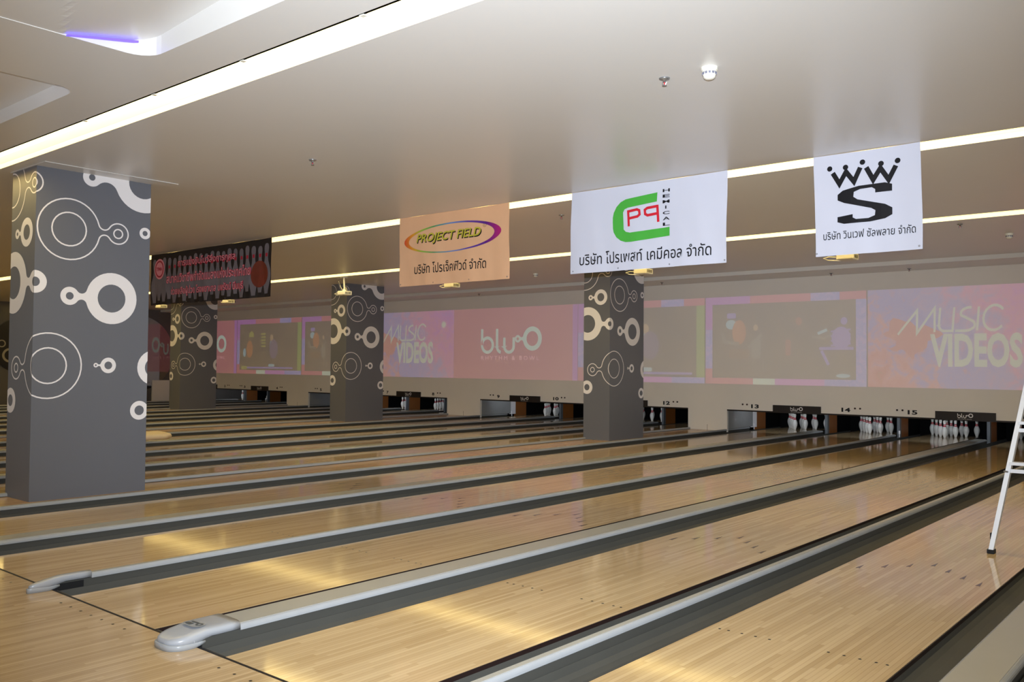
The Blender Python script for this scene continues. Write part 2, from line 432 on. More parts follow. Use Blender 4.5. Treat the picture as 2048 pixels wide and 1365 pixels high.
# front bay with two rounded recesses
recA = rrect(-1.72, 5.6, -6.0, 0.43, 0.16); recB = rrect(-9.5, -2.80, -6.0, 0.43, 0.16)
sh = fill2d([[(WALL_L, -7), (WALL_R, -7), (WALL_R, 0.85), (WALL_L, 0.85)], recA, recB])
ceil0 = struct(flat('ceiling', sh, lambda a, b: (a, b, H), CEIL))
MB().box(WALL_L, WALL_R, 0.83, 0.85, H, H+0.05).build('ceiling_edge', mat('edge_mauve', (150, 118, 112), 0.5, 0.3, vary=0.05), ceil0)
for rc in (recA, recB):
    m_ = MB(); n = len(rc); m_.add([(a, b, H) for a, b in rc]+[(a, b, H+0.32) for a, b in rc], [(i, (i+1) % n, n+(i+1) % n, n+i) for i in range(n)])
    m_.build('recess_side', CEIL, ceil0)
zA = lambda x, y: max(H+0.004, min(H+0.30, 3.68+0.07*(x+1.6)+0.2*(y-0.45)))
m_ = MB(); xs = [-1.72+0.05*i for i in range(70)]+[2.5, 5.6]; ys = [-6.0, -1.5]+[-1.0+0.0447*i for i in range(33)]; nx_ = len(xs)
m_.add([(x, y, zA(x, y)) for y in ys for x in xs], [(j*nx_+i, j*nx_+i+1, (j+1)*nx_+i+1, (j+1)*nx_+i) for j in range(len(ys)-1) for i in range(nx_-1)])
m_.build('recess_panel', CEIL, ceil0)
MB().box(-9.5, -2.8, -6, 0.43, H+0.12, H+0.14).build('recess_panel', CEIL, ceil0)
VIO = mat('violet_led', (90, 70, 255), 0.5, 0.2, vary=0, emit=(92, 74, 255), estr=2.2)
VIW = mat('bluewhite_led', (225, 225, 255), 0.5, 0.2, vary=0, emit=(220, 222, 255), estr=7.0)
vl = tag(MB().hexa([(-1.715, -0.12, 3.545), (-1.69, -0.12, 3.545), (-1.69, -0.12, 3.553), (-1.715, -0.12, 3.553)], [(-1.715, 0.34, 3.630), (-1.69, 0.34, 3.630), (-1.69, 0.34, 3.644), (-1.715, 0.34, 3.644)]).build('led_strip', VIO), 'violet light strip inside the bright ceiling recess', 'light strip', 'recess light strips')
tag(MB().box(-2.815, -2.805, -2.5, 0.1, H+0.03, H+0.075).build('led_strip', VIW), 'blue-white light strip on the side of the darker ceiling recess', 'light strip', 'recess light strips')
ceil_panel('ceiling', 1.14, 5.97); ceil_panel('ceiling', 6.31, 10.36); ceil_panel('ceiling', 10.75, 15.1)
struct(MB().box(WALL_L, WALL_R, 15.1, 16.5, 3.47, 3.62).build('ceiling', CEIL))
names = ['above the foul line', 'behind the hanging banners', 'above the projectors']
for i, (a, b) in enumerate(SLOTS):
    t = thing('cove_light', f'long cream light slot across the ceiling {names[i]}', 'ceiling light', (0, a, H), 'ceiling light slots')
    dp = 0.13
    MB().box(WALL_L, WALL_R, b-a, b-a+0.02, 0.051, dp+0.02).build('slot_side', SLOTW, t)
    MB().box(WALL_L, WALL_R, -0.02, 0.0, 0.05, dp+0.02).build('slot_side', SLOTW, t)
    MB().box(WALL_L, WALL_R, 0, b-a, dp, dp+0.02).build('diffuser', TUBE, t)
    if i == 0:
        for x in (-3.62, -2.449, -1.248, 0.0, 1.25): MB().box(x-0.02, x+0.02, -0.012, 0.02, -0.006, 0.02).build('clip', IVORY, t)

# ------------------------------------------------------------------ back masking wall
wb = MB(); MB0 = 0.525
wb.box(WALL_L, WALL_R, MASK_Y, MASK_Y+0.06, MB0, 3.47)
for a, b, x0, x1 in GAPS: wb.box(x0, x1, MASK_Y, MASK_Y+0.06, 0.0, MB0)
wall_back = struct(wb.build('wall_back', MASKM))
for a, b, x0, x1 in GAPS:                                   # little skirting joint seen on the gap panels
    MB().box((x0+x1)/2-0.004, (x0+x1)/2+0.004, MASK_Y-0.002, MASK_Y, 0.03, 0.16).build('panel_joint', mat('joint_grey', (120, 112, 104), 0.6, 0.2, vary=0), wall_back)
seg = [WALL_L]+[v for g in reversed(GAPS) for v in (g[2], g[3])]+[WALL_R]
for i in range(0, len(seg), 2):
    MB().box(seg[i], seg[i+1], MASK_Y-0.004, MASK_Y+0.07, MB0-0.03, MB0).build('mask_edge', TAGM, wall_back)
    MB().box(seg[i], seg[i+1], MASK_Y+0.06, LANE_END+0.5, 0.95, 1.0).build('pit_roof', PIT, wall_back)
    MB().box(seg[i], seg[i+1], LANE_END+0.05, LANE_END+0.1, -0.15, 1.0).build('pit_curtain', PIT, wall_back)
struct(MB().box(WALL_L-0.1, WALL_L, -7, MASK_Y+4, -0.1, 3.75).build('wall_left', mat('left_wall_dark', (96, 92, 88), 0.2, 0.5, vary=0.06, scale=1)))
struct(MB().box(WALL_L, WALL_R, LANE_END+0.5, LANE_END+0.6, -0.16, 3.75).build('wall_rear', PIT))
# kickbacks
def kick(x0, x1, label, y0=0.07):
    t = thing('kickback', label, 'partition', ((x0+x1)/2, MASK_Y, 0), 'partitions between the pin decks')
    hw = (x1-x0)/2; Y = MASK_Y
    if y0 < 0.5: MB().box(-hw, hw, y0, 17.60-Y, 0.075, 0.94).build('side_panel', KICKG, t)
    if y0 < 0.5: MB().box(-hw, hw, 17.60-Y, 17.82-Y, 0.05, 0.94).build('white_post', WHITE, t)
    else: MB().box(-hw, hw, y0, 17.82-Y, -0.1, 0.94).build('grey_post', KICKD, t)
    MB().box(-hw, hw, 17.82-Y, 18.32-Y, -0.1, 0.94).build('wear_board', BROWN, t)
    MB().box(-hw, hw, 18.32-Y, LANE_END-Y, -0.02, 0.94).build('rear_panel', PIT, t)
for n in sorted(LX):
    if n+1 in LX and n not in (4, 8, 12):
        gap = WGAP if n % 2 else NGAP; c = LX[n]+LW+gap/2; hw = (gap-2*GW)/2
        kick(c+hw-0.06, c+hw, f'dark partition with brown board between the pin decks of lanes {WN[n]} and {WN[n+1]}', 17.72-MASK_Y)
for a, b, x0, x1 in GAPS:
    kick(x1-0.06, x1, f'grey side panel with brown board left of the pin deck of lane {WN[b]}')
# lane numbers and indicator lights
fm = lambda X, Z, y: (lambda a, b: (X+a, y, Z+b))
for n in range(2, 17):
    if n in (6, 11): continue
    odd = n % 2 == 1
    c = LX[n]+LW/2; xn = c-0.08 if odd else c+0.18; z = 0.618
    o = flat('lane_number', text2d(str(n), height=0.088, width=0.088*(1.1 if n < 10 else 2.1), offset=0.035), fm(xn, z, MASK_Y-0.003), INK)
    tag(o, f'black lane number {WN[n]} on the masking wall', 'lane number', 'lane numbers')
    sd = -1 if odd else 1
    for k in (0, 1):
        x = xn+sd*(0.19+0.105*k); z2 = z+0.035
        o = MB().tube([(x, MASK_Y-0.012, z2), (x, MASK_Y, z2)], 0.02, 10).build('indicator_lamp', mat('lamp_dark', (52, 34, 32), 0.3, 0.5, vary=0.1))
        tag(o, f'small dark round indicator lamp next to lane number {WN[n]}', 'lamp', f'indicator lamps of lane {WN[n]}')

# ------------------------------------------------------------------ logo "blu-O"
def blu_logo(hgt, stroke_w=0.13):
    """2D shapes, letter height hgt, origin centre"""
    s = hgt; w_ = stroke_w*s; sh = []
    x = -1.55*s; r = 0.31*s
    sh.append(fill2d([stroke([(x, 0.5*s), (x, -0.18*s)]+arc(x+r, -0.19*s, r, 180, 540, 24), w_)]))
    x2 = x+0.86*s
    sh.append(fill2d([stroke([(x2, 0.5*s), (x2, -0.25*s)]+arc(x2+0.25*s, -0.25*s, 0.25*s, 180, 262, 8), w_)]))
    x3 = x+1.27*s
    sh.append(fill2d([stroke([(x3, 0.12*s), (x3, -0.24*s)]+arc(x3+0.26*s, -0.24*s, 0.26*s, 180, 360, 14)+[(x3+0.52*s, 0.12*s)], w_)]))
    c1 = (1.24*s, 0.06*s); c2 = (0.46*s, 0.06*s)
    sh.append(fill2d([blob(c1, 0.50*s, c2, 0.155*s, 0.055*s), circ(*c1, 0.31*s), circ(*c2, 0.065*s, 14)]))
    return merge2d(sh)
LOGO = blu_logo(1.0)
def make_tag(cx, label):
    t = thing('lane_sign', label, 'sign', (cx, MASK_Y, 0.58), 'dark signs over the pin decks')
    MB().box(-0.537, 0.537, -0.022, 0.02, -0.085, 0.085).build('board', TAGM, t)
    flat('logo', shift2d(LOGO, 0.0, 0.012, 0.083), fm(0, 0, -0.025), WHITE, t)
    flat('tagline', text2d('RHYTHM & BOWL', width=0.25, height=0.013), fm(0, -0.055, -0.025), MASKM, t)
for n in (1, 3, 7, 9, 11, 13, 15):
    make_tag(LX[n]+LW+WGAP/2, f'dark sign with white logo over pin decks {WN[n]} and {WN[n+1]}')

# ------------------------------------------------------------------ bowling pins
PROF = [(0.0, 0.0), (0.0258, 0.0), (0.029, 0.02), (0.0455, 0.07), (0.0560, 0.105), (0.0604, 0.145), (0.0560, 0.185), (0.0415, 0.22), (0.0285, 0.248), (0.0234, 0.275), (0.0254, 0.305), (0.0310, 0.335), (0.0323, 0.343), (0.030, 0.362), (0.019, 0.377), (0.0, 0.381)]
def rad(z):
    for (r0, z0), (r1, z1) in zip(PROF, PROF[1:]):
        if z0 <= z <= z1 and z1 > z0: return r0+(r1-r0)*(z-z0)/(z1-z0)
pin = thing('bowling_pin', 'x', 'bowling pin')
MB().lathe(PROF, 14).build('pin_body', PINW, pin, True)
for za, zb in ((0.238, 0.258), (0.268, 0.288)):
    MB().lathe([(rad(za)+0.0012, za), (rad((za+zb)/2)+0.0014, (za+zb)/2), (rad(zb)+0.0012, zb)], 14).build('neck_stripe', PINR, pin, True)
first = True
for n in (1, 2, 6, 7, 9, 11, 13, 14, 15, 16):
    c = LX[n]+LW/2
    for row in range(4):
        for k in range(row+1):
            loc = (c+(k-row/2)*0.3048, 18.288+row*0.264, 0.0)
            lab = f'white bowling pin with red neck stripes on the deck of lane {WN[n]}'; grp = f'ten pins of lane {WN[n]}'
            if first: pin.location = loc; pin['label'] = lab; pin['group'] = grp; first = False
            else: dup(pin, loc, lab, grp)

# fill panels added unseen behind the masking wall to brighten the pins
FILLM = mat('pin_fill_glow', (240, 245, 255), 0.5, 0.2, vary=0, emit=(236, 244, 255), estr=34.0)
for n in (1, 2, 6, 7, 9, 11, 13, 14, 15, 16):
    c = LX[n]+LW/2
    t = thing('pin_fill_panel', f'added unseen fill light behind the masking wall of lane {WN[n]}', 'lamp', (c, MASK_Y+0.30, 0.86), 'added pin fill lights')
    MB().hexa([(-0.45, -0.02, 0.07), (0.45, -0.02, 0.07), (0.45, 0.0, 0.09), (-0.45, 0.0, 0.09)], [(-0.45, -0.02, 0.0), (0.45, -0.02, 0.0), (0.45, 0.0, 0.0), (-0.45, 0.0, 0.0)]).build('housing', BLACK, t)
    MB().box(-0.44, 0.44, 0.001, 0.006, 0.005, 0.08).build('glow_panel', FILLM, t)

# ------------------------------------------------------------------ columns with ring pattern
CW, CD = 0.62, 1.25
LN = 0.0075
def outl(c1, r1, h1, c2, r2, h2):
    return [blob(c1, r1+LN, c2, r2+LN, 0.028+LN), blob(c1, r1-LN, c2, r2-LN, 0.028-LN), circ(*c1, h1+LN), circ(*c1, h1-LN), circ(*c2, h2+LN, 18), circ(*c2, h2-LN, 18)]
def sol(c1, r1, h1, c2, r2, h2, nk=None):
    return [blob(c1, r1, c2, r2, nk or r2*0.33), circ(*c1, h1), circ(*c2, h2, 18)]
MOT = [outl((.345, 2.915), .327, .18, (.878, 2.925), .114, .05),
       sol((1.16, 3.53), .33, .17, (.576, 3.512), .10, .035),
       sol((.82, 2.196), .285, .156, (.365, 2.197), .098, .041),
       outl((.158, 1.446), .345, .188, (-.406, 1.42), .12, .047),
       sol((.798, 1.452), .086, .043, (.66, 1.454), .025, .010),
       [circ(1.33, 1.43, .2), circ(1.33, 1.43, .11)],
       [circ(1.19, 2.968, .066), circ(1.19, 2.968, .030)],
       [circ(1.163, .943, .107), circ(1.163, .943, .055)],
       outl((-.6, 3.345), .33, .185, (-.045, 3.37), .11, .05),
       sol((-.215, 2.86), .155, .082, (-.458, 2.859), .053, .02),
       sol((-.525, 2.337), .335, .178, (.007, 2.326), .12, .05),
       [circ(-.539, 1.069, .135), circ(-.539, 1.069, .063)]]
FILLED = [fill2d(m) for m in MOT]
def make_column(X, Y, label):
    """front-right corner at (X, Y); faces +X (along the lane) and -Y carry the pattern"""
    t = thing('column', label, 'column', (X, Y, 0.03), 'patterned columns')
    hgt = H-0.03
    m_ = MB().box(-CW, 0, 0, CD, 0.0, hgt); m_.build('shaft', COLM, t)
    for i, sh_ in enumerate(FILLED):
        a = clip2d(sh_, x0=0.0, x1=CD, y0=0.05, y1=H); b = clip2d(sh_, x0=-CW, x1=0.0, y0=0.05, y1=H)
        V, Fs = [], []
        for sh2, f3 in ((a, lambda u, v: (0.0015, u, v-0.03)), (b, lambda u, v: (u, -0.0015, v-0.03))):
            o = len(V); V += [f3(u, v) for u, v in sh2[0]]; Fs += [tuple(k+o for k in f) for f in sh2[1]]
        if not V: continue
        me = bpy.data.meshes.new('ring_motif'); me.from_pydata(V, [], Fs); me.update()
        link('ring_motif', me, WHITE, t)
    return t
colA = make_column(-5.74, 1.30, 'broad charcoal column with white rings standing near the foul line')
col3 = make_column(-5.74, 12.0, 'charcoal column with white rings between lanes twelve and thirteen near the pins')
dup(col3, (-13.72, 11.95, 0.03), 'charcoal column with white rings between lanes eight and nine, behind the pole-hung projector')
dup(col3, (-21.6, 11.85, 0.03), 'charcoal column with white rings between lanes four and five under the black banner')
struct(MB().box(-CW-5.74-0.02, -5.74+0.25, 1.28, 2.75, H-0.006, H-0.001).build('x', CEIL)).name = 'trim_4'

# ------------------------------------------------------------------ projected pictures on the masking wall
def pmat(name, rgb, e=0.3, base=(232, 226, 218)):
    return mat('proj_'+name, base, 0.5, 0.3, vary=0.0, emit=rgb, estr=e)
PZ0, PZ1 = 1.11, 3.11
EP = 0.24
def noise_pic(name, stops, scale, e=EP, axis_mix=None, blobs=()):
    m = bpy.data.materials.new('proj_'+name); m.use_nodes = True; N = m.node_tree.nodes; L = m.node_tree.links; b = N['Principled BSDF']
    b.inputs['Base Color'].default_value = lin(232, 226, 218); b.inputs['Roughness'].default_value = 0.5
    tc = N.new('ShaderNodeTexCoord'); no = N.new('ShaderNodeTexNoise'); no.inputs['Scale'].default_value = scale; no.inputs['Detail'].default_value = 8; no.inputs['Roughness'].default_value = 0.62
    no.inputs['Distortion'].default_value = 0.6
    L.new(tc.outputs['Object'], no.inputs['Vector'])
    fac = no.outputs['Fac']
    if axis_mix:
        sp = N.new('ShaderNodeSeparateXYZ'); L.new(tc.outputs['Object'], sp.inputs[0])
        gx = math_node(N, L, 'ADD', math_node(N, L, 'MULTIPLY', sp.outputs['X'], axis_mix[0]), math_node(N, L, 'MULTIPLY', sp.outputs['Z'], axis_mix[1]))
        fac = math_node(N, L, 'ADD', math_node(N, L, 'MULTIPLY', fac, axis_mix[3]), math_node(N, L, 'ADD', gx, axis_mix[2]))
    rp = N.new('ShaderNodeValToRGB'); el = rp.color_ramp.elements
    while len(el) < len(stops): el.new(0.5)
    for k, (p, c) in enumerate(stops): el[k].position = p; el[k].color = lin(*c)
    L.new(fac, rp.inputs[0]); L.new(rp.outputs[0], b.inputs['Emission Color']); b.inputs['Emission Strength'].default_value = e
    return m
MVM = noise_pic('splash', [(0.0, (120, 118, 60)), (0.14, (140, 130, 90)), (0.22, (190, 80, 80)), (0.36, (200, 120, 130)), (0.48, (120, 120, 200)), (0.62, (150, 130, 190)), (0.75, (205, 110, 160)), (0.9, (190, 90, 190)), (1.0, (160, 110, 200))], 4.2, EP, (0.13, 0.10, 0.22, 0.75))
PINKM = noise_pic('pink', [(0.0, (176, 66, 106)), (0.5, (184, 80, 112)), (1.0, (178, 90, 116))], 0.8, EP)
PICM = noise_pic('stage', [(0.0, (46, 40, 52)), (0.45, (70, 60, 58)), (0.62, (84, 72, 60)), (1.0, (60, 52, 80))], 0.7, EP)
LETM = pmat('letter', (190, 205, 186), EP); LOGOM = pmat('logo', (170, 200, 190), EP*1.3)
STRIPES = [pmat('purple', (170, 80, 190), EP), pmat('pink2', (190, 80, 110), EP), pmat('blue', (110, 120, 210), EP), pmat('mint', (190, 210, 190), EP), pmat('orchid', (190, 100, 190), EP), pmat('lime', (120, 150, 60), EP)]
SPK = noise_pic('speckle', [(0.0, (90, 90, 170)), (0.5, (130, 135, 210)), (0.6, (180, 150, 210)), (1.0, (120, 170, 190))], 9.0, EP)
def pic_thing(x0, x1, label):
    return thing('projected_picture', label, 'projection', ((x0+x1)/2, MASK_Y, (PZ0+PZ1)/2), 'pictures projected on the masking wall')
def slab(x0, x1, z0, z1, y, name, m, parent): return MB().box(x0, x1, y, -0.0005, z0, z1).build(name, m, parent)
def screen_logo(x0, x1, label):
    t = pic_thing(x0, x1, label); hw = (x1-x0)/2; lx = -11.95-(-11.83)
    slab(-hw, hw, -1, 1, -0.003, 'backdrop', PINKM, t)
    flat('logo', shift2d(LOGO, -0.1, 0.08, 0.66), fm(0, 0, -0.005), LOGOM, t)
    for pc in words2d(text2d('RHYTHM & BOWL', width=2.1, height=0.11, spacing=1.5)): flat('tagline_letter', pc, fm(-0.1, -0.41, -0.005), pmat('faint', (205, 150, 160), EP*1.6), t)
    slab(hw-0.16, hw, -1, 1, -0.004, 'edge_bar', STRIPES[0], t)
def screen_mv(x0, x1, label):
    t = pic_thing(x0, x1, label); hw = (x1-x0)/2
    slab(-hw, hw, -1, 1, -0.003, 'backdrop', MVM, t)
    w_ = 0.05
    L_ = [[(-1.25, -0.02), (-0.82, 0.46), (-0.78, 0.0), (-0.40, 0.5), (-0.36, 0.02)],
          [(-0.27, 0.5), (-0.27, 0.16)]+arc(-0.12, 0.16, 0.15, 180, 270, 8, 0.12)+[(0.06, 0.04), (0.06, 0.5)],
          arc(0.42, 0.38, 0.20, 80, 200, 8, 0.11)+arc(0.36, 0.15, 0.2, 60, -90, 8, 0.11)+[(0.12, 0.04)],
          [(0.62, 0.5), (0.62, 0.04)],
          arc(0.98, 0.28, 0.24, 40, 320, 14, 0.24)]
    flat('music_lettering', merge2d([fill2d([stroke(p, w_)]) for p in L_]), lambda a, b: (-1.25+(a+1.25)*0.777+b*0.08, -0.005, b+0.09), LETM, t)
    flat('videos_lettering', text2d('VIDEOS', width=1.62, height=0.66, offset=0.035), fm(0.17, -0.25, -0.005), LETM, t)
    flat('starburst', fill2d([[(0.13*(1 if i % 2 else 0.5)*math.cos(i*math.pi/12), 0.13*(1 if i % 2 else 0.5)*math.sin(i*math.pi/12)) for i in range(24)]]), fm(1.42, 0.58, -0.005), LETM, t)
    flat('red_patch', fill2d([[(0.45*(1+0.3*math.sin(3*q+1)+0.2*math.sin(7*q))*math.cos(q), 0.34*(1+0.25*math.sin(4*q)+0.15*math.cos(9*q))*math.sin(q)) for q in [2*math.pi*i/40 for i in range(40)]]]), fm(-1.05, 0.0, -0.004), pmat('coral', (192, 98, 100), EP), t)
def ell(cx, cz, rx, rz, n=16): return fill2d([circ(cx, cz, rx, n, rz)])
def screen_video(x0, x1, label, kind):
    t = pic_thing(x0, x1, label); hw = (x1-x0)/2; b = 0.17
    slab(-hw, hw, -1, 1, -0.003, 'backdrop', PICM, t)
    def bar(a, c, z0, z1, m): slab(a, c, z0, z1, -0.005, 'border', m, t)
    f = 2*hw
    bar(-hw, -hw+f*0.3, 1-b, 1, STRIPES[0]); bar(-hw+f*0.3, -hw+f*0.68, 1-b, 1, STRIPES[1]); bar(-hw+f*0.68, -hw+f*0.85, 1-b, 1, SPK); bar(-hw+f*0.85, hw, 1-b, 1, STRIPES[1])
    bar(-hw, -hw+f*0.32, -1, -1+b*0.8, STRIPES[1]); bar(-hw+f*0.32, -hw+f*0.46, -1, -1+b*0.8, STRIPES[3]); bar(-hw+f*0.46, -hw+f*0.76, -1, -1+b*0.8, STRIPES[4]); bar(-hw+f*0.76, hw, -1, -1+b*0.8, SPK)
    bar(-hw, -hw+b, 0.25, 1-b, STRIPES[0]); bar(-hw, -hw+b, -0.65, 0.25, SPK); bar(-hw, -hw+b, -1+b*0.8, -0.65, STRIPES[1])
    bar(hw-b*1.25, hw, -1+b*0.8, 1-b, STRIPES[5] if kind else SPK)
    lay = [0]
    def P(nm, sh_, m): lay[0] += 1; return flat(nm, sh_, fm(0, 0, -0.0045-0.0004*lay[0]), m, t)
    ORA = pmat('orange', (170, 96, 40), EP); ICE = pmat('ice', (140, 180, 190), EP); SHI = pmat('shirt', (110, 108, 96), EP); LIL = pmat('lilac', (130, 110, 190), EP)
    if kind == 0:
        P('figure_patch', fill2d([rrect(-1.3, -1.08, 0.5, 0.62, 0.03)]), LIL); P('figure_patch', ell(-1.2, 0.36, 0.13, 0.11), ICE)
        P('figure_patch', ell(-1.0, 0.18, 0.17, 0.28), ORA); P('figure_patch', fill2d([stroke([(-1.42, 0.16), (-1.36, -0.04), (-1.0, -0.08)], 0.08)]), SHI)
        P('figure_patch', ell(-0.6, 0.28, 0.055, 0.07), pmat('face', (170, 140, 100), EP)); P('figure_patch', fill2d([rrect(-0.7, -0.48, -0.42, 0.02, 0.06)]), SHI)
        P('figure_patch', fill2d([stroke([(-0.78, -0.18), (-0.6, 0.0), (-0.45, 0.12)], 0.07)]), SHI)
        P('figure_patch', fill2d([stroke([(0.7, 0.05), (0.95, 0.02), (1.2, 0.12)], 0.05)]), SHI); P('figure_patch', fill2d([rrect(-1.25, -0.75, -0.42, -0.2, 0.08)]), pmat('umber', (104, 72, 44), EP)); P('figure_patch', fill2d([stroke([(-0.42, -0.42), (-0.42, -0.72)], 0.03)]), SHI)
        for k in range(4): P('figure_patch', fill2d([stroke([(1.1, 0.16-0.1*k), (1.52, 0.2-0.1*k)], 0.035)]), LIL)
        P('figure_patch', fill2d([stroke([(0.9, -0.25), (1.05, -0.55)], 0.06)]), LIL); P('figure_patch', ell(0.4, 0.4, 0.07, 0.09), pmat('rose', (150, 84, 70), EP)); P('figure_patch', fill2d([rrect(0.1, 0.22, -0.35, 0.0, 0.04)]), pmat('rose', (150, 84, 70), EP))
        P('figure_patch', fill2d([stroke([(0.82, 0.12), (1.02, 0.2)], 0.06)]), ICE); P('figure_patch', ell(1.32, 0.02, 0.2, 0.24), LIL); P('figure_patch', ell(1.38, 0.38, 0.07, 0.08), LIL)
        P('figure_patch', fill2d([rrect(0.85, 1.58, -0.23, -0.17, 0.02)]), LIL); P('figure_patch', ell(1.36, -0.78, 0.15, 0.04), ICE)
    else:
        YEL = pmat('yellow', (150, 150, 50), EP)
        P('figure_patch', fill2d([[(-1.2, 0.35), (-0.88, 0.35), (-0.9, 0.5), (-1.05, 0.58), (-1.18, 0.5)]]), YEL); P('figure_patch', ell(-1.15, -0.1, 0.2, 0.32), ORA); P('figure_patch', ell(-1.48, -0.22, 0.09, 0.16), ICE)
        for k in range(5): P('figure_patch', fill2d([rrect(-0.42, -0.14, -0.02+0.11*k, 0.04+0.11*k, 0.02)]), YEL)
        P('figure_patch', ell(0.22, 0.3, 0.09, 0.13), pmat('face', (170, 140, 100), EP)); P('figure_patch', ell(0.18, -0.02, 0.07, 0.22), ICE); P('figure_patch', ell(0.35, -0.1, 0.25, 0.35), pmat('dusk', (90, 76, 120), EP))
        P('figure_patch', fill2d([rrect(-1.6, 1.5, -0.8, -0.75, 0.02)]), LIL); P('figure_patch', fill2d([rrect(0.05, 0.4, -0.73, -0.64, 0.03)]), ICE); P('figure_patch', fill2d([rrect(-1.65, -1.3, -0.84, -0.72, 0.02)]), YEL)
screen_mv(-2.19, 1.5, 'washed out music videos picture projected above lanes fifteen and sixteen')
screen_video(-5.9, -2.22, 'projected video of a band in a bright frame above lanes thirteen and fourteen', 0)
screen_video(-9.58, -5.93, 'projected video of a singer in a bright frame above lanes eleven and twelve', 1)
screen_logo(-14.07, -9.6, 'pink picture with the pale logo projected above lanes nine and ten')
screen_mv(-17.76, -14.08, 'vivid music videos picture projected above lanes seven and eight')
screen_video(-21.38, -17.8, 'projected video of a band in a bright frame above lanes five and six', 0)
screen_video(-25.36, -21.42, 'projected video of a singer in a purple frame above lanes three and four', 1)
screen_logo(-28.9, -25.4, 'pink picture with the pale logo projected above lanes one and two')

# ------------------------------------------------------------------ banners hanging at the second light slot
BY = 5.945
def wr(x, z, seed, k=1.0):
    return k*(0.006*math.sin(x*9+seed)*(0.4+0.6*(H-z))+0.004*math.sin(x*23+z*5+seed*2)*(H-z)+0.003*math.sin(z*11+x*4+seed))
def make_banner(x0, x1, z0, label, m, seed, cut=0.0):
    wid = x1-x0; t = thing('banner', label, 'banner', (x0, BY, z0), 'banners hanging from the ceiling')
    nx, nz = int(wid*16), 20; hh = H-0.003-z0; V = []; Fs = []
    for j in range(nz+1):
        for i in range(nx+1):
            x = wid*i/nx; z = hh*j/nz
            sag = -0.004*math.sin(math.pi*((i/nx*(2 if wid > 1.5 else 1)) % 1))*(j/nz)**6
            V.append((x+0.01*math.sin(z*3+seed)*(1 if i in (0, nx) else 0), wr(x0+x, z0+z, seed), z+sag))
    for j in range(nz):
        for i in range(nx): Fs.append((j*(nx+1)+i, j*(nx+1)+i+1, (j+1)*(nx+1)+i+1, (j+1)*(nx+1)+i))
    me = bpy.data.meshes.new('cloth'); me.from_pydata(V, [], Fs); me.update()
    for p in me.polygons: p.use_smooth = True
    link('cloth', me, m, t)
    def f3(lay): return lambda u, v: (u*wid, wr(x0+u*wid, z0+(1-v)*hh, seed)-0.003-0.0012*lay, (1-v)*hh)
    def pr(name, sh_, m2, lay=0):
        for piece in words2d(sh_) if 'lettering' in name else [sh_]: flat(name, cut2d(piece, 0.07/wid, 0.08/hh), f3(lay), m2, t)
    xs_ = [0.02, 0.98] if wid < 1.5 else [0.015, 0.33, 0.66, 0.985]
    for u in xs_: pr('eyelet', fill2d([circ(u, 0.97, 0.009/wid, 12, 0.009/hh), circ(u, 0.97, 0.004/wid, 10, 0.004/hh)]), STEEL)
    return t, pr, wid, hh
def T(body, u0, u1, vc, hv, offset=0.0, shear=0.0, spacing=1.0):
    vs, fs = text2d(body, width=u1-u0, height=hv, offset=offset, shear=shear, spacing=spacing)
    return [((u0+u1)/2+a, vc-b) for a, b in vs], fs
VIN = mat('vinyl_white', (212, 213, 226), 0.28, 0.5, vary=0.015)
PEACH = mat('vinyl_peach', (232, 182, 140), 0.4, 0.4, vary=0.04)
DARKV = mat('vinyl_black', (26, 20, 22), 0.3, 0.4, vary=0.3, scale=2)
# -- square banner with crown
t, pr, wd, hh = make_banner(0.715, 1.70, 2.57, 'square white banner with black crown of two Ws over a big S', VIN, 1.3)
for u, v in ((.155, .139), (.31, .145), (.47, .116), (.64, .153), (.79, .145)): pr('crown_dot', fill2d([circ(u, v, .026, 18)]), INK)
pr('letter_w', fill2d([stroke([(.185, .185), (.25, .30), (.315, .19), (.39, .295), (.45, .165)], .046)]), INK)
pr('letter_w', fill2d([stroke([(.505, .172), (.57, .30), (.635, .196), (.71, .315), (.775, .19)], .046)]), INK)
Sx = lambda a, b: (0.485+a*0.255, 0.5175+b*0.18)
Sout = [(1, -.88), (1, -.52), (.40, -.52), (.40, -.70), (.28, -.82), (-.15, -.80), (-.38, -.68), (-.40, -.42), (-.25, -.26), (.75, .14), (1, .36), (1, .72), (.75, .90), (.2, 1.0), (-.75, 1.0), (-1, .88), (-1, .60), (-.42, .52), (-.42, .70), (-.3, .80), (.15, .80), (.38, .68), (.40, .42), (.25, .28), (-.75, -.14), (-1, -.32), (-1, -.62), (-.8, -.82), (-.2, -.98), (.75, -1.0)]
pr('letter_s', fill2d([[Sx(a, b) for a, b in Sout]]), INK)
pr('thai_lettering', T('บริษัท วินเวฟ ซัลพลาย จำกัด', .09, .95, .80, .085, offset=0.004), INK)
# -- wide white banner with green C
t, pr, wd, hh = make_banner(-2.225, -0.21, 2.58, 'wide white banner with green C and red letters', VIN, 4.1)
GRN = mat('ink_green', (76, 176, 66), 0.4, 0.4, vary=0.03); RED = mat('ink_red', (212, 36, 52), 0.4, 0.4, vary=0.03)
def rot(pts, c=(.45, .4), k=-0.0): return [(u, v+k*(u-c[0])) for u, v in pts]
ax = hh/wd
Cc = [(.585, .135), (.40, .165)]+[(.40+.108*math.cos(math.radians(a))*1.0, .385+.22*math.sin(math.radians(a))) for a in (-100, -120, -140, -160, -175)]
Cc += [(.2925, .42), (.2945, .48)]+[(.40+.106*math.cos(math.radians(a)), .475+.2*math.sin(math.radians(a))) for a in (175, 160, 140, 120, 100)]
Cc += [(.42, .675), (.66, .645), (.66, .545), (.41, .565), (.382, .55), (.367, .52), (.362, .32), (.372, .285), (.395, .27), (.582, .24)]
pr('green_c', fill2d([Cc]), GRN)
